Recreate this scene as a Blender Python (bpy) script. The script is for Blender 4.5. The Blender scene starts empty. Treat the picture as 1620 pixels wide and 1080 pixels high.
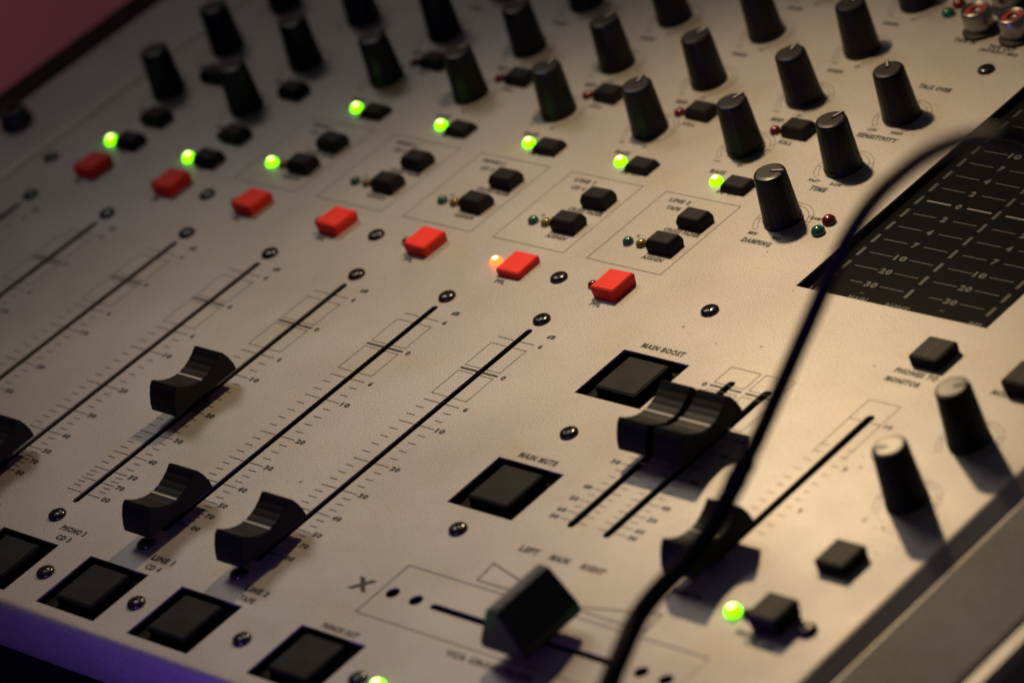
import bpy, bmesh, math, random
from mathutils import Vector, Matrix
random.seed(7)
S = 0.001                                   # all layout numbers below are millimetres on the console's panel
scene = bpy.context.scene
C = scene.collection

# ------------------------------------------------------------------ camera
CR = [[0.69827715, 0.65469962, -0.28944332], [0.17497931, -0.54819467, -0.81784158], [-0.69411185, 0.52043349, -0.49735070]]
EYE = Vector((873.374, -566.718, 549.408))
FPX = 6704.5
cam = bpy.data.cameras.new('camera'); camo = bpy.data.objects.new('camera', cam); C.objects.link(camo)
xr, yd, zf = Vector(CR[0]), Vector(CR[1]), Vector(CR[2])
Mx = Matrix((xr, -yd, -zf)).transposed().to_4x4(); Mx.translation = EYE * S
camo.matrix_world = Mx
cam.sensor_width = 36; cam.lens = FPX / 1620 * 36
cam.clip_start = 0.02; cam.clip_end = 50
cam.dof.use_dof = True; cam.dof.focus_distance = 1.096; cam.dof.aperture_fstop = 10.5
scene.camera = camo

# ------------------------------------------------------------------ world and lamps
w = bpy.data.worlds.new('World'); scene.world = w; w.use_nodes = True
w.node_tree.nodes['Background'].inputs[0].default_value = (0.5, 0.43, 0.52, 1)
w.node_tree.nodes['Background'].inputs[1].default_value = 0.075

def lamp(name, kind, loc, energy, col, target=None, **kw):
    l = bpy.data.lights.new(name, kind); l.energy = energy; l.color = col
    for k, v in kw.items(): setattr(l, k, v)
    o = bpy.data.objects.new(name, l); C.objects.link(o); o.location = Vector(loc) * S
    if target is not None:
        o.rotation_euler = (Vector(target) - Vector(loc)).to_track_quat('-Z', 'Y').to_euler()
    return o
# the small warm desk lamp over the console (its place follows from the knobs' shadows)
lamp('desk_lamp_light', 'SPOT', (66, 138, 197), 2.35, (1, 0.71, 0.40), (185, 10, 0), spot_size=math.radians(124), spot_blend=1.0, shadow_soft_size=0.007)
# violet stage light in front of the console
lamp('violet_stage_light', 'AREA', (215, -280, 15), 0.20, (0.27, 0.11, 1.0), (150, -135, -5), size=0.05)
# dim room light from behind on the left, cone narrowed to darken the corners
lamp('room_spot_light', 'SPOT', (-330, 230, 560), 4.0, (1.0, 0.90, 0.80), (95, 0, 0), spot_size=math.radians(42), spot_blend=1.0, shadow_soft_size=0.13)
# unseen pink lamp, added to brighten the wall behind
lamp('pink_wall_fill', 'AREA', (-800, 500, 300), 3.6, (1.0, 0.36, 0.46), (-1450, 700, -300), size=0.4)

vs = scene.view_settings
vs.view_transform = 'Standard'; vs.look = 'None'; vs.exposure = -0.15; vs.gamma = 1; vs.use_curve_mapping = False

# ------------------------------------------------------------------ materials
def mat(name, base, rough=0.5, metal=0.0, spec=0.5, emit=None, estr=0, bump=None, coat=0):
    m = bpy.data.materials.new(name); m.use_nodes = True
    b = m.node_tree.nodes['Principled BSDF']
    b.inputs['Base Color'].default_value = (*base, 1); b.inputs['Roughness'].default_value = rough
    b.inputs['Metallic'].default_value = metal; b.inputs['Specular IOR Level'].default_value = spec
    b.inputs['Coat Weight'].default_value = coat
    if emit:
        b.inputs['Emission Color'].default_value = (*emit, 1); b.inputs['Emission Strength'].default_value = estr
    if bump:
        nt = m.node_tree; tc = nt.nodes.new('ShaderNodeTexCoord'); n = nt.nodes.new('ShaderNodeTexNoise'); bp = nt.nodes.new('ShaderNodeBump')
        n.inputs['Scale'].default_value = bump[0]; n.inputs['Detail'].default_value = 4
        bp.inputs['Strength'].default_value = bump[1]; bp.inputs['Distance'].default_value = 0.0002
        nt.links.new(tc.outputs['Object'], n.inputs['Vector']); nt.links.new(n.outputs[0], bp.inputs['Height']); nt.links.new(bp.outputs[0], b.inputs['Normal'])
        if len(bump) > 2:      # uneven roughness (finger marks, dust)
            n2 = nt.nodes.new('ShaderNodeTexNoise'); n2.inputs['Scale'].default_value = bump[2]; n2.inputs['Detail'].default_value = 6
            mr = nt.nodes.new('ShaderNodeMapRange'); mr.inputs[3].default_value = max(0.05, rough - .15); mr.inputs[4].default_value = rough + .2
            nt.links.new(tc.outputs['Object'], n2.inputs['Vector']); nt.links.new(n2.outputs[0], mr.inputs[0]); nt.links.new(mr.outputs[0], b.inputs['Roughness'])
    return m

def panel_material():
    m = bpy.data.materials.new('silver_lacquer'); m.use_nodes = True; nt = m.node_tree
    b = nt.nodes['Principled BSDF']; tc = nt.nodes.new('ShaderNodeTexCoord'); L = nt.links.new
    def noise(scale, detail, rough=.5):
        n = nt.nodes.new('ShaderNodeTexNoise'); n.inputs['Scale'].default_value = scale; n.inputs['Detail'].default_value = detail
        n.inputs['Roughness'].default_value = rough
        L(tc.outputs['Object'], n.inputs['Vector']); return n
    def ramp(src, p0, c0, p1, c1):
        r = nt.nodes.new('ShaderNodeValToRGB'); e = r.color_ramp.elements
        e[0].position = p0; e[0].color = (*c0, 1); e[1].position = p1; e[1].color = (*c1, 1); L(src, r.inputs[0]); return r
    def mix(fac, a, c, mode='MIX'):
        x = nt.nodes.new('ShaderNodeMix'); x.data_type = 'RGBA'; x.blend_type = mode
        if isinstance(fac, (int, float)): x.inputs[0].default_value = fac
        else: L(fac, x.inputs[0])
        L(a, x.inputs[6]); L(c, x.inputs[7]); return x.outputs[2]
    big = noise(14, 6, .6)                     # handling grime in broad patches
    c1 = ramp(big.outputs[0], .36, (.335, .318, .302), .64, (.42, .405, .392))
    fine = noise(2900, 2, .75)                  # metal-flake grain
    c2 = ramp(fine.outputs[0], .33, (.60, .60, .60), .69, (1.45, 1.45, 1.45))
    col = mix(1.0, c1.outputs[0], c2.outputs[0], 'MULTIPLY')
    yel = noise(38, 5, .7)                     # yellowed residue
    yr = ramp(yel.outputs[0], .54, (1, 1, 1), .72, (1.0, .94, .80))
    col = mix(1.0, col, yr.outputs[0], 'MULTIPLY')
    vo = nt.nodes.new('ShaderNodeTexVoronoi'); vo.inputs['Scale'].default_value = 95; L(tc.outputs['Object'], vo.inputs['Vector'])
    sp = ramp(vo.outputs['Distance'], .035, (.35, .3, .25), .06, (1, 1, 1))      # specks of dirt
    keep = noise(60, 2); kr = ramp(keep.outputs[0], .59, (0, 0, 0), .62, (1, 1, 1))
    wht = nt.nodes.new('ShaderNodeRGB'); wht.outputs[0].default_value = (1, 1, 1, 1)
    spk = mix(kr.outputs[0], wht.outputs[0], sp.outputs[0])
    col = mix(1.0, col, spk, 'MULTIPLY')
    L(col, b.inputs['Base Color'])
    b.inputs['Metallic'].default_value = .35
    rg = nt.nodes.new('ShaderNodeMapRange'); rg.inputs[3].default_value = .42; rg.inputs[4].default_value = .58
    L(noise(22, 6, .65).outputs[0], rg.inputs[0]); L(rg.outputs[0], b.inputs['Roughness'])
    bp = nt.nodes.new('ShaderNodeBump'); bp.inputs['Strength'].default_value = .05; bp.inputs['Distance'].default_value = .0001
    L(noise(4200, 2).outputs[0], bp.inputs['Height']); L(bp.outputs[0], b.inputs['Normal'])
    return m

M = dict(
    panel=panel_material(),
    rubber=mat('black_rubber', (.004, .004, .0042), .34, spec=.24, bump=(900, .25, 90)),
    knobtop=mat('black_knob_plastic', (.013, .0125, .012), .36, spec=.45, bump=(1500, .12)),
    cap=mat('black_fader_plastic', (.007, .0066, .007), .50, spec=.22, bump=(1400, .2, 110)),
    xcap=mat('black_crossfader_plastic', (.011, .0105, .011), .27, bump=(1200, .15, 110)),
    button=mat('black_button_plastic', (.009, .0083, .008), .5, spec=.18, bump=(1400, .25, 140)),
    bigbutton=mat('dark_grey_button_plastic', (.009, .0085, .008), .5, spec=.13, bump=(1500, .3, 120)),
    recess=mat('matte_recess', (.020, .0175, .0155), .8, spec=.1),
    modebtn=mat('sheen_grey_button_plastic', (.011, .010, .008), .58, spec=.2, bump=(1400, .2)),  # button plastic with the lamp's sheen lightened into its colour
    red=mat('red_button_plastic', (.80, .030, .012), .45, spec=.25, bump=(1500, .3, 300)),
    ink=mat('black_ink', (.010, .009, .009), .6),
    white=mat('white_line_paint', (.34, .33, .32), .5),
    pointer=mat('worn_white_paint', (.30, .29, .28), .6),
    hole=mat('black_inside', (.004, .004, .004), .9, spec=.1),
    body=mat('black_powder_coat', (.008, .008, .008), .7, spec=.2, bump=(700, .3)),
    screw=mat('black_screw_steel', (.012, .012, .015), .22, metal=.2, spec=.8),
    bolt=mat('black_oxide_bolt', (.010, .010, .011), .5),
    vu=mat('black_meter_glass', (.005, .0047, .0044), .22, spec=.22, bump=(300, .008)),
    vuprint=mat('grey_meter_print', (.040, .039, .037), .6),
    vubold=mat('pale_meter_print', (.17, .155, .145), .6),
    vuseg=mat('dark_meter_segment', (.011, .0105, .010), .5),
    ledgreen=mat('lit_green_led', (.1, .4, .0), .3, emit=(.20, 1.0, .0), estr=3.2),
    ledgcore=mat('lit_green_led_core', (.3, .5, .1), .3, emit=(.80, 1.0, .25), estr=5.0),
    ledred=mat('lit_red_led', (.5, .05, .0), .3, emit=(1.0, .08, .015), estr=6),
    ledrcore=mat('lit_red_led_core', (.5, .3, .1), .3, emit=(1.0, .45, .16), estr=10),
    offgreen=mat('unlit_green_led', (.008, .09, .065), .2, coat=.5),
    offyellow=mat('unlit_yellow_led', (.16, .12, .02), .25, coat=.5),
    offred=mat('unlit_red_led', (.10, .004, .004), .2, coat=.5),
    chrome=mat('nickel_sleeve', (.30, .29, .28), .34, metal=1.0),
    rcared=mat('red_socket_insert', (.20, .015, .012), .5),
    litedge=mat('painted_lit_edge', (.72, .67, .55), .45, metal=.3),  # pale colour stands in for lamplight on the left seam
    residue=mat('dried_residue', (.45, .34, .16), .12, spec=.8, coat=1.0),
    cable=mat('black_cable_rubber', (.005, .005, .0048), .5, spec=.2, bump=(600, .2, 60)),
    table=mat('dark_table', (.012, .011, .012), .6, bump=(90, .2)),
    wall=mat('dusky_pink_wall', (.42, .22, .24), .8, bump=(8, .1)),
)

# ------------------------------------------------------------------ mesh helpers (millimetres in, metres out)
def mesh(name, V, F, smooth=False):
    me = bpy.data.meshes.new(name); me.from_pydata([(x * S, y * S, z * S) for x, y, z in V], [], F); me.update()
    if smooth: me.polygons.foreach_set('use_smooth', [True] * len(me.polygons))
    return me

class MB:
    def __init__(s): s.V = []; s.F = []
    def add(s, V, F):
        n = len(s.V); s.V += list(V); s.F += [tuple(i + n for i in f) for f in F]; return s
    def box(s, x0, x1, y0, y1, z0, z1):
        V = [(x, y, z) for z in (z0, z1) for x, y in ((x0, y0), (x1, y0), (x1, y1), (x0, y1))]
        return s.add(V, [(3, 2, 1, 0), (4, 5, 6, 7), (0, 1, 5, 4), (1, 2, 6, 5), (2, 3, 7, 6), (3, 0, 4, 7)])
    def loft(s, rects):                      # list of (half x, half y, z, dx, dy): stacked rectangles
        n = len(s.V)
        for hx, hy, z, dx, dy in rects: s.V += [(dx - hx, dy - hy, z), (dx + hx, dy - hy, z), (dx + hx, dy + hy, z), (dx - hx, dy + hy, z)]
        k = len(rects)
        s.F.append((n + 3, n + 2, n + 1, n))
        for i in range(k - 1):
            for j in range(4):
                a, b = n + i * 4 + j, n + i * 4 + (j + 1) % 4; s.F.append((a, b, b + 4, a + 4))
        e = n + (k - 1) * 4; s.F.append((e, e + 1, e + 2, e + 3)); return s
    def prism_x(s, prof, x0, x1):            # profile in (y, z), counter-clockwise seen from +x
        n = len(prof); V = [(x0, y, z) for y, z in prof] + [(x1, y, z) for y, z in prof]
        F = [tuple(range(n))[::-1], tuple(range(n, 2 * n))]
        for i in range(n): j = (i + 1) % n; F.append((i, j, n + j, n + i))
        return s.add(V, F)
    def prism_y(s, prof, y0, y1):            # profile in (x, z), counter-clockwise seen from -y
        n = len(prof); V = [(x, y0, z) for x, z in prof] + [(x, y1, z) for x, z in prof]
        F = [tuple(range(n)), tuple(range(n, 2 * n))[::-1]]
        for i in range(n): j = (i + 1) % n; F.append((j, i, n + i, n + j))
        return s.add(V, F)
    def lathe(s, prof, seg=24, cx=0, cy=0, rfun=None, cap=True):
        n0 = len(s.V)
        for r, z in prof:
            for i in range(seg):
                a = 2 * math.pi * i / seg; q = r * (rfun(i, z) if rfun else 1); s.V.append((cx + q * math.cos(a), cy + q * math.sin(a), z))
        for k in range(len(prof) - 1):
            for i in range(seg):
                j = (i + 1) % seg; a = n0 + k * seg; s.F.append((a + i, a + j, a + seg + j, a + seg + i))
        if cap:
            s.F.append(tuple(n0 + i for i in range(seg))[::-1]); e = n0 + (len(prof) - 1) * seg; s.F.append(tuple(e + i for i in range(seg)))
        return s
    def quad(s, x0, y0, x1, y1, z):
        return s.add([(x0, y0, z), (x1, y0, z), (x1, y1, z), (x0, y1, z)], [(0, 1, 2, 3)])
    def line(s, x0, y0, x1, y1, wd, z):
        d = Vector((x1 - x0, y1 - y0)).normalized() * wd / 2; n = (-d.y, d.x)
        return s.add([(x0 - d.x + n[0], y0 - d.y + n[1], z), (x0 - d.x - n[0], y0 - d.y - n[1], z), (x1 + d.x - n[0], y1 + d.y - n[1], z), (x1 + d.x + n[0], y1 + d.y + n[1], z)], [(0, 1, 2, 3)])
    def poly(s, pts, wd, z, closed=True):
        n = len(pts)
        for i in range(n if closed else n - 1): s.line(*pts[i], *pts[(i + 1) % n], wd, z)
        return s
    def rect(s, x0, y0, x1, y1, wd, z): return s.poly([(x0, y0), (x1, y0), (x1, y1), (x0, y1)], wd, z)
    def mesh(s, name, bevel=0, seg=2, smooth=False, angle=None):
        me = mesh(name, s.V, s.F, smooth)
        if bevel:
            bm = bmesh.new(); bm.from_mesh(me)
            ed = [e for e in bm.edges if len(e.link_faces) == 2 and e.calc_face_angle(0) > math.radians(angle or 25)]
            bmesh.ops.bevel(bm, geom=ed, offset=bevel * S, segments=seg, affect='EDGES', clamp_overlap=True)
            bm.to_mesh(me); bm.free()
            me.polygons.foreach_set('use_smooth', [False] * len(me.polygons))
        return me

def add(name, me, material, parent=None, loc=(0, 0, 0), rz=0):
    o = bpy.data.objects.new(name, me); C.objects.link(o)
    if me is not None and material is not None and not me.materials: me.materials.append(material)
    o.location = Vector(loc) * S; o.rotation_euler = (0, 0, rz)
    if parent is not None: o.parent = parent
    return o

# ------------------------------------------------------------------ setting: table and wall
TZ = -80
t = add('table', MB().box(-150, 1400, -900, 420, TZ - 30, TZ).mesh('table'), M['table']); t['kind'] = 'structure'
wl = add('wall', MB().box(-1540, -1500, -1500, 2500, -1500, 900).mesh('wall'), M['wall']); wl['kind'] = 'structure'

# ------------------------------------------------------------------ the console
root = bpy.data.objects.new('mixing_console', None); C.objects.link(root)
root.location = Vector((70, 40, TZ)) * S
root['label'] = 'silver audio mixing console with black knobs, faders and red buttons'
root['category'] = 'mixing console'
R0 = Vector((70, 40, TZ))
def part(name, me, m, loc=(0, 0, 0), rz=0):
    return add(name, me, m, root, Vector(loc) - R0, rz)

XL, XR, YF, YB = -127.0, 276.3, -128.3, 215.0
CH = [36.0 * (k - 4) for k in range(1, 8)]            # x of the seven channel strips
slots = [(x - .1, -90.6, 14.4) for x in CH] + [(180.6, -49.9, 13.6), (192.7, -49.9, 13.4), (226.3, -50.2, 13.8)]
opens = [(x - .3, -115.8) for x in CH] + [(152.0, -115.2), (152.4, -43.2), (152.4, 5.6)]
XP = (150.4, 250.4, -96.3, -76.7)                     # crossfader plate
VU = (168.0, 231.0, 53.8, 192.0)
rca = [(136.8, 173.8), (150.0, 173.4), (136.8, 187.0), (150.0, 186.6)]

def flat_with_holes(name, outer, holes, thick, bev=.12):
    """a sheet whose top is z = 0, with real cut-outs"""
    cu = bpy.data.curves.new(name, 'CURVE'); cu.dimensions = '2D'; cu.fill_mode = 'BOTH'
    cu.extrude = (thick / 2 - bev) * S; cu.bevel_depth = bev * S; cu.offset = -bev * S; cu.bevel_resolution = 1
    for pts in [outer] + holes:
        sp = cu.splines.new('POLY'); sp.points.add(len(pts) - 1); sp.use_cyclic_u = True
        for p, (x, y) in zip(sp.points, pts): p.co = (x * S, y * S, 0, 1)
    o = bpy.data.objects.new(name, cu); C.objects.link(o)
    bpy.context.view_layer.update()
    me = bpy.data.meshes.new_from_object(o.evaluated_get(bpy.context.evaluated_depsgraph_get()))
    bpy.data.objects.remove(o); bpy.data.curves.remove(cu)
    me.transform(Matrix.Translation((0, 0, -thick / 2 * S)))
    me.polygons.foreach_set('use_smooth', [False] * len(me.polygons))
    me.name = name
    return me
def rectp(x0, x1, y0, y1): return [(x0, y0), (x1, y0), (x1, y1), (x0, y1)]
def stadium(x, y0, y1, wd, n=6):
    r = wd / 2; p = []
    for i in range(n + 1): a = math.pi * i / n; p.append((x + r * math.cos(a), y1 - r + r * math.sin(a)))
    for i in range(n + 1): a = math.pi + math.pi * i / n; p.append((x + r * math.cos(a), y0 + r + r * math.sin(a)))
    return p
def circ(x, y, r, n=18): return [(x + r * math.cos(2 * math.pi * i / n), y + r * math.sin(2 * math.pi * i / n)) for i in range(n)]

holes = [stadium(x, a, b, 2.2 if i < 7 else 2.5) for i, (x, a, b) in enumerate(slots)]
holes += [rectp(x - 11.5, x + 11.5, y - 9.9, y + 9.9) for x, y in opens]
holes += [rectp(*XP), rectp(*VU)]
panel = part('panel', flat_with_holes('panel', rectp(XL, XR, YF, YB), holes, .7, .07), M['panel'])
# body under the panel, front lip, side rails
part('body', MB().box(-157, 303, -101, 214, TZ, -11).mesh('body', .8), M['body'])
RS, RB = 2.2, 38.0                                    # folded front edge, curving back underneath
prof = [(YF - .02, -.7), (YF - .02, 0)] + [(YF - .2 - RS * math.sin(a), -RS + RS * math.cos(a)) for a in [math.radians(10 * i) for i in range(10)]]
prof += [(YF - .2 - RS + RB * (1 - math.cos(a)), -RS - RB * math.sin(a)) for a in [math.radians(6 * i) for i in range(1, 13)]]
prof += [(YF + 26, -36), (YF + 1, -4)]
part('front_lip', MB().prism_x(prof[::-1], -157.5, 303).mesh('front_lip', smooth=True), M['panel'])
part('front_plinth', MB().prism_x([(-102.5, -39.0), (-102.5, TZ), (-95, TZ), (-95, -39.0)], -156, 301).mesh('front_plinth'), M['body'])
part('left_rail', MB().prism_y([(-157.5, -8.9), (-127.05, -8.9), (-127.05, .4), (-128.0, .8), (-157.5, .8)], YF, YB).mesh('left_rail', .12, 2), M['panel'])
part('lit_edge_strip', MB().box(-127.0, -125.8, YF, YB, .03, .55).mesh('lit_edge_strip', .2, 2), M['litedge'])  # added strip, its pale colour paints the seam's lit edge
part('left_cheek', MB().box(-171, -157.7, YF - 1, YB, TZ, 1.0).mesh('left_cheek', 1.2, 3), M['body'])
part('panel_edge', MB().prism_y([(XR + .01, -.7), (281.1, -4.2), (281.1, -3.4), (280.4, -2.7), (277.0, -.15), (XR + .01, 0)], YF, YB).mesh('panel_edge'), M['panel'])
part('right_rail', MB().prism_y([(281.2, -10.9), (302, -10.9), (302, -10.2), (301, -9.6), (282.4, -2.7), (281.5, -2.6), (281.2, -3.2)], YF, YB).mesh('right_rail', .25, 2), M['panel'])
part('right_ear', MB().box(304.2, 311, YF, YB, -20, -7.5).mesh('right_ear', 1.6, 3), M['panel'])
part('right_cheek', MB().box(303.2, 318, YF - 1, YB, TZ, -20.2).mesh('right_cheek', 1), M['body'])

# ------------------------------------------------------------------ printing: lettering and scales
PZ = .05
texts = []          # (group key, string, x, y, cap height, width or None, z)
prints = {}         # key -> MB
def T(key, s, x, y, h=1.75, wd=None, z=PZ, al='CENTER'): texts.append((key, s, x, y, h, wd, z, al))
def PB(key): return prints.setdefault(key, MB())

tick6 = [(-23.7, 0), (-27.1, 0), (-33.7, 0), (-37.2, 0), (-40.7, 0), (-44.1, 0), (-50.4, 0), (-53.4, 0), (-56.4, 0), (-61.9, 0), (-64.4, 0), (-66.9, 0), (-71.5, 0), (-74.0, 0), (-78.1, 0), (-79.7, 0), (-82.7, 0), (-84.4, 0)]
majors = [(8.8, '6'), (-20.5, '6'), (-30.3, '10'), (-47.4, '20'), (-59.4, '30'), (-69.2, '40'), (-76.4, '50'), (-81.2, '70'), (-86.5, 'oo')]
for k, x in enumerate(CH):
    b = PB(('fader_scale', k)); c = x - .1; g = 1.35     # print stops beside the slot
    def hline(y, wd, x0=-6.9, x1=6.2):
        b.line(c + x0, y, c - g, y, wd, PZ); b.line(c + g, y, c + x1, y, wd, PZ)
    for y, s in majors:
        hline(y, .26); T(('fader_scale', k), s, c + 8.7, y, 1.55, 1.3 if len(s) == 1 else 3.0)
    for y, _ in tick6:
        b.line(c - 6.8, y, c - 4.1, y, .26, PZ); b.line(c + 3.6, y, c + 6.2, y, .26, PZ)
    hline(-5.85, .75); T(('fader_scale', k), '0', c + 8.7, -5.85, 1.55, 1.4); T(('fader_scale', k), 'dB', c + 8.6, 13.3, 1.45, 2.6)
    for y0, y1 in ((-4.45, 5.9), (-17.6, -7.15)):
        b.line(c - 6.9, y0, c - 6.9, y1, .2, PZ); b.line(c + 6.1, y0, c + 6.1, y1, .2, PZ); hline(y0, .2); hline(y1, .2)
# main and monitor fader scales
b = PB(('fader_scale', 8)); key = ('fader_scale', 8)
for x0, x1 in ((175.7, 185.7), (187.4, 197.4)):
    b.rect(x0, 11.7, x1, 18.6, .2, PZ); b.rect(x0, -3.0, x1, 8.9, .2, PZ)
for cx in (180.6, 192.7):
    b.line(cx - 5, 10.4, cx - 1.5, 10.4, .7, PZ); b.line(cx + 1.5, 10.4, cx + 5, 10.4, .7, PZ)
T(key, '0', 173.7, 10.2, 1.5, 1.4)
for y, s in ((-24.3, '30'), (-35.1, '40'), (-40.1, '50'), (-44.8, '60'), (-47.6, 'oo'), (-13, '20'), (-6.5, '10')):
    for x0, x1 in ((175.8, 179.2), (182.1, 184.7), (188.7, 191.2), (194.2, 197.8)): b.line(x0, y, x1, y, .24, PZ)
    T(key, s, 173.7, y, 1.45, 2.7); T(key, s, 200.1, y, 1.45, 2.7)
for y in (-9.7, -16, -19, -21.6, -27, -29.7, -32.4, -37.5, -42.4):
    for x0, x1 in ((176.0, 178.3), (182.8, 184.7), (188.9, 190.6), (195, 197.4)): b.line(x0, y, x1, y, .22, PZ)
b = PB(('fader_scale', 9)); key = ('fader_scale', 9)
b.poly([(221, -3.5), (221, 19), (231, 19), (231, -3.5)], .18, PZ, closed=False)
b.line(221, 11, 224.6, 11, .25, PZ); b.line(228, 11, 231, 11, .25, PZ); T(key, '10', 233.5, 11, 1.4, 2.4)
for y in [0, -2.9, -6.6, -10.3, -14, -17.2, -20.5, -23.8, -27, -31, -34.5]:
    b.line(220.9, y, 223, y, .22, PZ); b.line(229.6, y, 231.6, y, .22, PZ)
for y, s in ((-6.6, '5'), (-23.8, '2')): T(key, s, 234, y, 1.3, 1.1)
for x, s in ((177.4, 'LEFT'), (187.7, 'MAIN'), (198.9, 'RIGHT')): T('main', s, x, -60.8, 1.9, 6.0 if s != 'RIGHT' else 7.4)
T('mon', 'MONITOR', 228.9, -59.9, 1.7, 8.5)
# channel sources and boxes
src = [('MIC 1', ''), ('MIC 2', ''), ('PHONO 1', 'CD 1'), ('PHONO 2', 'CD 2'), ('PHONO 3', 'CD 3'), ('LINE 1', 'CD 4'), ('LINE 2', 'TAPE')]
for k, (x, (s1, s2)) in enumerate(zip(CH, src)):
    key = ('source', k)
    T(key, s1, x + 10.4, -99.8, 1.75, len(s1) * 1.32)
    if s2: T(key, s2, x + 10.2, -103.3, 1.75, len(s2) * 1.32)
    T(('pfl', k), 'PFL', x + 10.1, 29.5, 1.5, 3.5)
    if k >= 2:
        PB(('assign', k)).rect(x - 8.7, 46.3, x + 18.5, 79.9, .2, PZ); key = ('assign', k)
        T(key, s1, x - 1, 77.0, 1.5, len(s1) * 1.2); T(key, s2, x - .6, 73.6, 1.5, len(s2) * 1.2)
        T(key, 'CROSS FADER', x + 10.4, 64.6, 1.45, 12.4); T(key, 'ASSIGN', x + 10.7, 51.9, 1.5, 7.2)
        T(key, 'A', x - 1.2, 59.6, 1.2, 1.1); T(key, 'B', x + 3.2, 60.0, 1.2, 1.1)
        T(('eq', k), 'BASS', x - .2, 92.2, 1.5, 5.2); T(('eq', k), 'EQ ON', x + 9.9, 84.1, 1.5, 7.0)
        T(('kill', k), 'MID', x - 1, 119, 1.5, 4.2); T(('kill', k), 'KILL', x + 9.6, 109.9, 1.4, 4.5)
    else:
        T(('mic', k), 'ON', x + 12, 47.0, 1.4, 2.6); T(('mic', k), 'BASS', x - .2, 67.2, 1.5, 5.2)
        T(('mic', k), 'MID', x - .2, 93, 1.5, 4)
    T(('high', k), 'HIGH', x - 1.2, 144.9, 1.5, 5.2); T(('gain', k), 'GAIN', x - 1.4, 170.6, 1.5, 5.2)
# right-hand section
for s, x, y, wd in (('MAIN BOOST', 152.0, 18.7, 14.2), ('MAIN MUTE', 152.4, -30.6, 12.6), ('DAMPING', 143, 67.2, 9.6), ('TIME', 143, 93.4, 5.4), ('SENSITIVITY', 142.8, 119.3, 13.4),
                    ('TALK OVER', 143.0, 145.0, 11.0), ('PUNCH OUT', 152.4, -103.4, 12.0), ('PHONES TO', 226.0, 31.6, 13.0), ('MONITOR', 224.6, 27.9, 10.6),
                    ('MODE', 252.9, 31.8, 6.2), ('PHONES', 253.5, -66.6, 7), ('ON / OFF', 258.8, -68.6, 8.5), ('TAPE IN', 135.4, 168.3, 7.4), ('TAPE OUT', 148.9, 167.7, 9), ('(WITHOUT MIC)', 149.3, 165.3, 13), ('VCA CROSS FADER', 200, -99.4, 28.0)):
    T(('legend', s), s, x, y, 1.8, wd)
for s, x, y in (('MIN', 139, 70.4), ('MAX', 147.5, 70.4), ('FAST', 139, 96.5), ('SLOW', 146.6, 96.6), ('LOW', 138.7, 122.3), ('HIGH', 146.9, 122.7), ('DAMP', 152.3, 81.4)):
    T(('small', s, x), s, x, y, 1.15, len(s) * .95)
T(('legend', 'X'), 'X', 144.2, -87.3, 4.0, 6.4)
b = PB('xmark'); b.poly([(172, -68.2), (172.6, -74.9), (199.5, -75.0)], .42, PZ); b.poly([(202.5, -74.4), (228, -68.2), (228.4, -75.0)], .42, PZ)

# knobs: (x, y, pointer angle, height)
knobs = []
for k, x in enumerate(CH):
    for y in ((78.2, 104.2, 130.2, 156.2, 181.8) if k < 2 else (104.2, 130.2, 156.2, 181.8)):
        knobs.append((x - .2, y, 90 + random.uniform(-28, 18), 15.4))
knobs += [(143.3, 78.1, 21, 15.4), (143.2, 104.2, 74, 15.4), (142.9, 130.2, 130, 15.4), (257.5, -11.7, 215, 16.4), (257.1, 13.1, 40, 16.4)]
for i, (x, y, a, h) in enumerate(knobs):
    b = PB(('dial', i))
    for r in (7.0, 8.3):
        b.poly([(x + r * math.cos(math.radians(q)), y + r * math.sin(math.radians(q))) for q in range(-52, 233, 8)], .14, PZ, closed=False)
    for q in (-52, -30, -10, 10, 30, 90, 150, 190, 230):
        c, s = math.cos(math.radians(q)), math.sin(math.radians(q)); b.line(x + 7 * c, y + 7 * s, x + 8.3 * c, y + 8.3 * s, .14, PZ)
    if i < len(knobs) - 5:
        b.line(x - 5.2, y - 7.6, x - 3.2, y - 7.6, .35, PZ); b.line(x + 3.2, y - 7.6, x + 5.2, y - 7.6, .35, PZ); b.line(x + 4.2, y - 8.5, x + 4.2, y - 6.7, .35, PZ)

# meter printing (lies on the recessed glass)
VZ = -2.2; key = 'meter'; b = PB('meter'); bb = PB('meterbold'); sg = PB('meterseg')
vals = ['30', '20', '10', '7', '4', '2', '0', '2', '4', '7', '10', '12', '14']
for i, s in enumerate(vals):
    y = 62.9 + i * 6.2
    if y > 150: break
    for dx in (0, 26.3):
        tgt = bb if s == '0' else b; wd = .55 if s == '0' else .3
        tgt.line(175 + dx + (3.4 if s == '30' else 0), y, 182.6 + dx, y, wd, VZ + PZ); tgt.line(188.5 + dx, y, 196.1 + dx, y, wd, VZ + PZ)
        T(key, s, 185.4 + dx, y, 2.0, 1.7 if len(s) == 1 else 3.8, VZ + PZ)
for i in range(22):
    y = 62.6 + i * 6.2
    for x in (172.3, 198.3, 225.0): sg.quad(x - .55, y - 1.9, x + .55, y + 1.9, VZ + PZ * .6)
for s, x in (('LEFT', 172.8), ('MAIN', 185.9), ('RIGHT', 199.0), ('PFL', 224.8)): T(key, s, x, 56.3, 2.0, len(s) * 1.5, VZ + PZ)
b.line(185, 59, 186, 59, .3, VZ + PZ); b.line(211.4, 59, 212.4, 59, .3, VZ + PZ)

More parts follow.
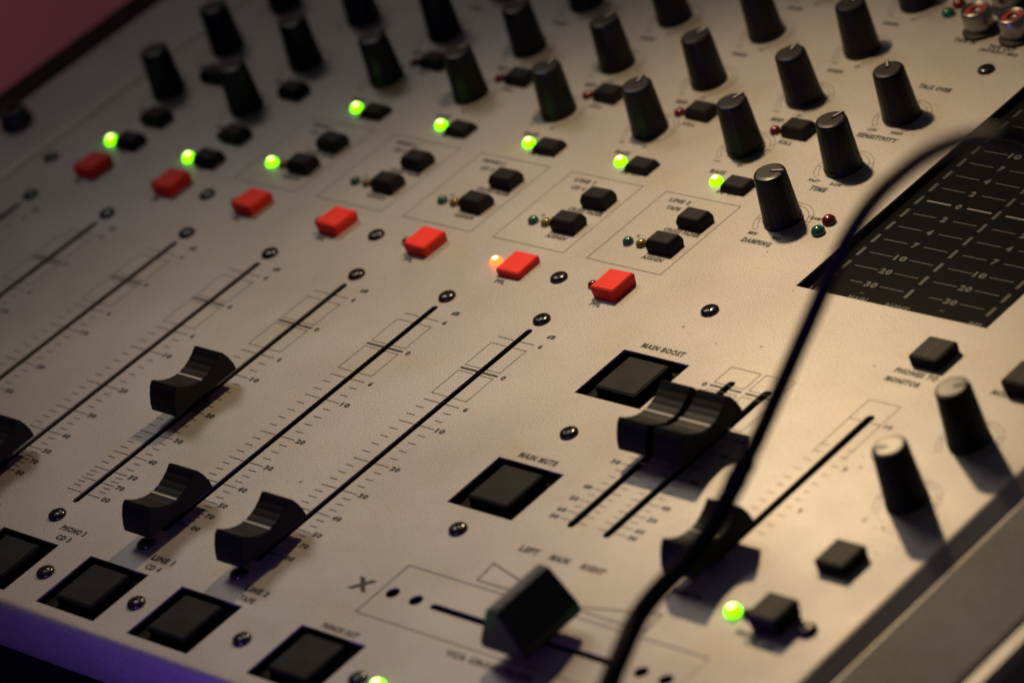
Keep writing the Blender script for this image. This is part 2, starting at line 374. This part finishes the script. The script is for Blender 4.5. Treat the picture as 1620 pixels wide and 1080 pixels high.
# ---- turn the lettering into meshes, one batch
tmp = []
cache = {}
for tx in texts:
    s = tx[1]
    if s in cache: continue
    cu = bpy.data.curves.new('t', 'FONT'); cu.body = s; cu.size = 1; cu.shear = 0.0; cu.offset = .056; cu.resolution_u = 2; cu.align_x = 'LEFT'; cu.space_character = 1.2
    o = bpy.data.objects.new('t', cu); C.objects.link(o); cache[s] = None; tmp.append((s, o))
bpy.context.view_layer.update(); dg = bpy.context.evaluated_depsgraph_get()
for s, o in tmp:
    me = bpy.data.meshes.new_from_object(o.evaluated_get(dg))
    V = [tuple(v.co) for v in me.vertices]; F = [tuple(p.vertices) for p in me.polygons]
    x0 = min(v[0] for v in V); x1 = max(v[0] for v in V); y0 = min(v[1] for v in V); y1 = max(v[1] for v in V)
    cache[s] = ([((v[0] - (x0 + x1) / 2) / (x1 - x0), (v[1] - (y0 + y1) / 2) / (y1 - y0)) for v in V], F, (x1 - x0) / (y1 - y0))
for s, o in tmp:
    cu = o.data; bpy.data.objects.remove(o); bpy.data.curves.remove(cu)
for key, s, x, y, h, wd, z, al in texts:
    V, F, asp = cache[s]
    if wd is None: wd = h * asp
    PB(key).add([(x + u * wd * 1.04, y + v * h * 1.18, z) for u, v in V], F)

# recessed meter glass and its print
glass = part('meter_window', MB().box(VU[0] - 3, VU[1] + 3, VU[2] - 3, VU[3] + 3, -4.5, VZ).mesh('meter_window'), M['vu'])
for key, b in prints.items():
    if key == 'meter': add('meter_scale', b.mesh('meter_scale'), M['vuprint'], glass)
    elif key == 'meterbold': add('zero_mark', b.mesh('zero_mark'), M['vubold'], glass)
    elif key == 'meterseg': add('meter_segments', b.mesh('meter_segments'), M['vuseg'], glass)
    else:
        nm = {'fader_scale': 'fader_scale', 'dial': 'dial_scale', 'assign': 'assign_legend', 'source': 'source_legend'}.get(key[0] if isinstance(key, tuple) else key, 'legend')
        add(nm, b.mesh(nm), M['ink'], panel)
for ch in list(panel.children) + list(glass.children): ch.location = -(ch.parent.location + R0 * S)
panel_local = True

# ------------------------------------------------------------------ knobs
def knob_mesh(h):
    seg = 72
    fl = lambda i, z: 1 - (.018 if (i % 4) in (0,) and 1.6 < z < h - 1.2 else 0)
    prof = [(4.9, .25), (5.35, .3), (5.4, 1.2), (5.25, 1.7)]
    for i in range(7): q = i / 6; prof.append((5.2 - .75 * q, 1.9 + (h - 3.1) * q))
    prof += [(4.35, h - .6), (4.1, h - .25), (3.6, h - .12)]
    return MB().lathe(prof, seg, rfun=fl).mesh('knob', smooth=False)
def knob_top(h):
    m = MB().lathe([(3.72, h - .4), (3.7, h - .05), (3.3, h + .02)], 40)
    m.box(.2, 4.3, -.55, .55, h - 1.2, h + .3)            # pointer ridge
    return m.mesh('top_cap', .1, 2)
KM = {h: (knob_mesh(h), knob_top(h), MB().box(.9, 3.9, -.2, .2, h + .25, h + .36).mesh('pointer_line')) for h in (15.4, 16.4)}
for x, y, a, h in knobs:
    k = part('knob', KM[h][0], M['rubber'], (x, y, 0), math.radians(a))
    k.rotation_euler.x = random.uniform(-.025, .025); k.rotation_euler.y = random.uniform(-.025, .025)
    add('top_cap', KM[h][1], M['knobtop'], k); add('pointer_line', KM[h][2], M['pointer'], k)

# ------------------------------------------------------------------ faders
def fader_mesh(wd):
    n = 18; top = []
    for i in range(n + 1):
        y = 8.2 - 16.4 * i / n; z = 8.05 + 3.5 * (y / 8.2) ** 2 + (.09 if i % 2 else 0); top.append((y, z))
    prof = [(-11.6, 3.9), (11.6, 3.9), (11.3, 6.0), (10.5, 8.4), (9.3, 10.6)] + top + [(-9.3, 10.6), (-10.5, 8.4), (-11.3, 6.0)]
    m = MB().prism_x(prof, -wd / 2, wd / 2)
    return m
fc = fader_mesh(10.2).mesh('fader_cap', .22, 2, angle=32)
fl = MB().box(-5.0, 5.0, -.33, .33, 7.6, 8.30).mesh('index_line')
fs = MB().box(-.6, .6, -3.2, 3.2, -7, 4.0).mesh('stem')
fy = [(-108.1, -70), (-72.1, -62), (-36.1, -81), (-.1, -87.5), (35.9, -43.4), (71.9, -86.3), (107.9, -86.3), (180.6, -12.3), (192.8, -12.3), (226.3, -47.4)]
for x, y in fy:
    f = part('fader_cap', fc, M['cap'], (x, y, 0)); add('index_line', fl, M['white'], f); add('stem', fs, M['hole'], f)
# crossfader
plate = flat_with_holes('crossfader_plate', rectp(XP[0] + .22, XP[1] - .22, XP[2] + .35, XP[3] - .18),
    [[(169 + (x - .0), -87 + y) for x, y in [(0, -1), (59.5, -1), (60.3, -.6), (60.6, 0), (60.3, .6), (59.5, 1), (0, 1), (-.8, .6), (-1.1, 0), (-.8, -.6)]]] + [circ(x, -86.8, 1.9) for x in (154.4, 162.6, 237.7, 245.5)], .6, .06)
part('crossfader_plate', plate, M['panel'], (0, 0, -.12))
xk = MB().loft([(7.0, 9.6, 3.6, 0, 0), (7.3, 10.2, 4.6, 0, 0), (6.9, 10.2, 6.4, 0, 0), (1.9, 9.4, 15.9, 0, 0), (1.3, 8.9, 16.3, 0, 0)])
xk = xk.mesh('crossfader_knob', .45, 3)
xf = part('crossfader_knob', xk, M['xcap'], (205.2, -88.0, 0))
add('index_line', MB().box(-.35, .35, -8.6, 8.6, 16.2, 16.42).mesh('index_line'), M['knobtop'], xf)
add('stem', MB().box(-3, 3, -.6, .6, -7, 3.8).mesh('stem'), M['hole'], xf)

# ------------------------------------------------------------------ buttons
big = MB().loft([(7.2, 7.1, -6.5, 0, 0), (7.1, 7.0, -.3, 0, 0), (6.8, 6.75, .55, 0, 0)]).mesh('square_button', .3, 2)
bigframe = flat_with_holes('button_frame', rectp(-12.6, 12.6, -11, 11), [rectp(-7.4, 7.4, -7.3, 7.3)], 1.0, .1)
for x, y in opens:
    bt = part('square_button', big, M['bigbutton'], (x - .3, y + .6, 0)); add('button_frame', bigframe, M['recess'], bt, (.3, -.6, -2.6))
sm = MB().loft([(4.0, 2.7, -3, 0, 0), (4.25, 3.0, .2, 0, 0), (4.4, 3.15, 1.9, 0, 0), (3.7, 2.3, 3.7, 0, .1)])
smm = sm.mesh('push_button', .22, 2)
smg = MB().box(-2.2, 2.2, -.12, .12, 3.62, 3.76).mesh('button_rib')
def small(x, y, dz=0):
    o = part('push_button', smm, M['button'], (x, y, dz + random.uniform(-.2, .1)), random.uniform(-.03, .03)); o.rotation_euler.x = random.uniform(-.03, .03); add('button_rib', smg, M['button'], o); return o
redm = MB().loft([(3.7, 4.2, -3, 0, 0), (3.95, 4.5, .1, 0, 0), (4.25, 4.55, 2.6, 0, 0), (4.15, 4.35, 3.5, 0, 0)]).mesh('red_button', .25, 2)
sqm = MB().loft([(4.0, 4.1, -3, 0, 0), (4.4, 4.5, .1, 0, 0), (4.5, 4.6, 2.3, 0, 0), (4.2, 4.3, 3.1, 0, 0)]).mesh('mode_button', .3, 2)
sqg = MB().box(-.18, .18, -3.6, 3.6, 3.06, 3.16).mesh('button_rib')

# LEDs
def dome(r, h, n=8, seg=20):
    return [(r * math.cos(i * math.pi / 2 / n), h * math.sin(i * math.pi / 2 / n)) for i in range(n)] + [(.02, h)]
ledm = MB().lathe([(1.75, -1)] + [(a, .5 + b) for a, b in dome(1.75, 1.55)], 24).mesh('led_lens', smooth=True)
corem = MB().lathe([(1.2, .9)] + [(a, 1.1 + b) for a, b in dome(1.2, 1.06)], 20).mesh('led_core', smooth=True)
def led(x, y, kind, sc=1.0):
    lit = kind in ('green', 'red')
    o = part('led', ledm, None, (x, y, 0)); o.scale = (sc, sc, sc)
    o.data = LM[kind]
    if lit: add('led_core', LM[kind + 'core'], None, o)
    return o
LM = {}
for kind, mm in (('green', 'ledgreen'), ('red', 'ledred'), ('offgreen', 'offgreen'), ('offyellow', 'offyellow'), ('offred', 'offred')):
    q = ledm.copy(); q.materials.clear(); q.materials.append(M[mm]); LM[kind] = q
for kind, mm in (('greencore', 'ledgcore'), ('redcore', 'ledrcore')):
    q = corem.copy(); q.materials.append(M[mm]); LM[kind] = q

for k, x in enumerate(CH):
    ch = k + 1
    rb = part('red_button', redm, M['red'], (x + 10.8 + random.uniform(-.15, .15), 36.4 + random.uniform(-.15, .15), -1.3 if ch == 6 else random.uniform(-.25, .1)), random.uniform(-.03, .03))
    rb.rotation_euler.x = random.uniform(-.03, .03); rb.rotation_euler.y = random.uniform(-.03, .03)
    if ch == 6: led(x + 2.4, 36.3, 'red', 1.0)
    else: led(x + 3.0, 36.2, 'offred', .8)
    if ch >= 3:
        small(x + 11.6, 87.3, -1.4); led(x + 3.2, 87.6, 'green', 1.03)
        small(x + 10.5, 115.0, -.4); led(x + 2.9, 113.6, 'offred', .95)
        small(x + 11.2, 57.0); small(x + 11.6, 69.2)
        led(x - 1.7, 56.0, 'green' if ch == 3 else 'offgreen', 1.03 if ch == 3 else .9); led(x + 3.0, 56.3, 'offyellow', .9)
    else:
        small(x + 11.8, 50.8, -.3); led(x + 3.4, 50.0, 'green', 1.1)
        small(x + 10.4, 63.6); led(x + 4.2, 63.0, 'offred', .9)
        small(x + 10.6, 88.6)
led(157.2, 81.0, 'offred', 1.1); led(157.6, 75.9, 'offgreen', 1.1)
led(244.6, -61.3, 'green', 1.15); led(248.4, -60.6, 'offred', .8)
led(178.6, -116.2, 'green', 1.15); led(121.3, 184.0, 'offred', 1.1); led(121.2, 179.0, 'offgreen', 1.1)
for x, y, dz in ((226.3, 38.9, 0), (257.8, -36.6, .1), (257.2, -60.4, 1.8), (257.6, 36.4, 1.2)):
    o = part('mode_button', sqm, M['modebtn'], (x, y, dz)); add('button_rib', sqg, M['ink'], o)

# ------------------------------------------------------------------ screws
scm = MB().lathe([(2.45, 0.02), (2.5, .35), (2.25, .85), (1.7, 1.15), (.9, 1.28), (.05, 1.3)], 28).mesh('screw', smooth=True)
crm = MB().box(-1.35, 1.35, -.26, .26, .6, 1.34).box(-.26, .26, -1.35, 1.35, .6, 1.335).mesh('cross_recess')
scr = [(x, 18.7) for x in CH] + [(x, -96.5) for x in CH]
scr += [(-119, 36.8), (-46, 36.5), (26.7, 36.1), (98.4, 36.1), (152.5, 36.9), (151.8, 156.7), (152.7, -19.1), (152.7, -61.0), (266.4, -60.2)]
scr += [(x, -115.9) for x in (-55, -19, 17, 53.3, 89.5, 129.6, 171.2)]
for x, y in scr:
    s = part('screw', scm, M['screw'], (x, y, 0), random.uniform(0, math.pi)); add('cross_recess', crm, M['hole'], s)
bo = part('rack_bolt', MB().lathe([(5.2, 1.4), (5.3, 2.0), (4.9, 2.6), (4.4, 5.0), (3.9, 6.4), (2.4, 6.6), (2.3, 5.2)], 30).mesh('rack_bolt', .15, 2, angle=40), M['bolt'], (-147.2, 47.6, 0))
# dried drops of something sticky, shiny under the lamp
rd = MB()
for cx, cy, n, sp in ((256.0, -21.5, 16, 3.2), (262, -27, 6, 2.5), (236, -1, 5, 2.0), (150, 60, 4, 12), (214, 34, 5, 10)):
    for i in range(n):
        q = random.uniform(.12, .42); rd.lathe([(q, .0), (q * .8, q * .3), (q * .3, q * .42), (.01, q * .44)], 8, cx + random.gauss(0, sp), cy + random.gauss(0, sp * .7))
rs = part('residue', rd.mesh('residue', smooth=True), M['residue']); rs['kind'] = 'stuff'
# sockets
for x, y in rca:
    s = part('phono_socket', MB().lathe([(4.2, -2), (4.2, 7.0), (3.9, 7.5), (3.4, 7.5), (3.3, 6.4)], 32).mesh('phono_socket', smooth=True), M['chrome'], (x, y, 0))
    add('socket_base', MB().lathe([(5.2, .0), (5.2, .9), (4.9, 1.2), (4.3, 1.3)], 32).mesh('socket_base'), M['bolt'], s)
    add('socket_insert', MB().lathe([(3.35, 4), (3.35, 6.9), (1.5, 7.0), (1.4, 4.5)], 28).mesh('socket_insert'), M['rcared'], s)

# ------------------------------------------------------------------ black cable looping over the console
def at(px, py, Z):   # a pixel's direction met with the height Z
    d = xr * ((px - 810) / FPX) + yd * ((py - 540) / FPX) + zf
    return EYE + d * ((Z - EYE.z) / d.z)
path = [(965, 1078, 42), (985, 1030, 44), (1010, 975, 46), (1045, 930, 49), (1085, 890, 52), (1120, 845, 56), (1150, 790, 61), (1172, 745, 66), (1200, 690, 72), (1240, 600, 82), (1280, 510, 94), (1318, 425, 106), (1346, 370, 115), (1380, 320, 125), (1420, 280, 135), (1470, 243, 146), (1530, 219, 156), (1585, 216, 161), (1635, 232, 160)]
pts = [at(*p) for p in path]
lo = [Vector((430, -420, TZ + 3.2)), Vector((390, -350, TZ + 3.2)), Vector((352, -275, -45)), at(905, 1260, 28), at(938, 1150, 38)]
hi = [pts[-1] + Vector((55, -10, -12)), pts[-1] + Vector((105, -20, -60)), pts[-1] + Vector((130, -30, -150)), Vector((pts[-1].x + 150, pts[-1].y - 40, TZ + 2.4)), Vector((pts[-1].x + 260, pts[-1].y + 10, TZ + 2.4))]
def tube(name, P, rad, m, parent=None, seg=16, sub=6):
    """swept round tube through P (Catmull-Rom), rad(t) in mm"""
    Q = []
    n = len(P)
    for i in range(n - 1):
        p0, p1, p2, p3 = P[max(i - 1, 0)], P[i], P[i + 1], P[min(i + 2, n - 1)]
        for j in range(sub):
            u = j / sub
            Q.append((i + u, .5 * ((2 * p1) + (p2 - p0) * u + (2 * p0 - 5 * p1 + 4 * p2 - p3) * u * u + (3 * p1 - p0 - 3 * p2 + p3) * u ** 3)))
    Q.append((n - 1, P[-1]))
    V, F = [], []; nrm = None
    for i, (tq, p) in enumerate(Q):
        tg = (Q[min(i + 1, len(Q) - 1)][1] - Q[max(i - 1, 0)][1]).normalized()
        if nrm is None: nrm = tg.orthogonal().normalized()
        nrm = (nrm - tg * nrm.dot(tg)).normalized(); bn = tg.cross(nrm); r = rad(tq)
        for k in range(seg):
            a = 2 * math.pi * k / seg; V.append(tuple(p + (nrm * math.cos(a) + bn * math.sin(a)) * r))
        if i:
            for k in range(seg):
                a, b = (i - 1) * seg + k, (i - 1) * seg + (k + 1) % seg; F.append((a, b, b + seg, a + seg))
    F.append(tuple(range(seg))[::-1]); e = len(V) - seg; F.append(tuple(range(e, e + seg)))
    return add(name, mesh(name, V, F, True), m, parent)
nlo = len(lo); full = lo + pts + hi; js = nlo + 7
cb = bpy.data.objects.new('cable', None); C.objects.link(cb)
cb['label'] = 'thick black cable arching over the console from front edge past meter window'; cb['category'] = 'cable'
tube('cable_jacket', full, lambda q: 2.35 if q < js - 1 else (1.9 if q > js + .6 else 2.35 - .45 * (q - js + 1) / 1.6), M['cable'], cb)
a, c2 = full[js], full[js + 1]
tube('strain_relief', [full[js - 1].lerp(full[js], .3), full[js], full[js].lerp(full[js + 1], .35)], lambda q: 2.45 + .1 * math.sin(q * 30), M['cable'], cb)
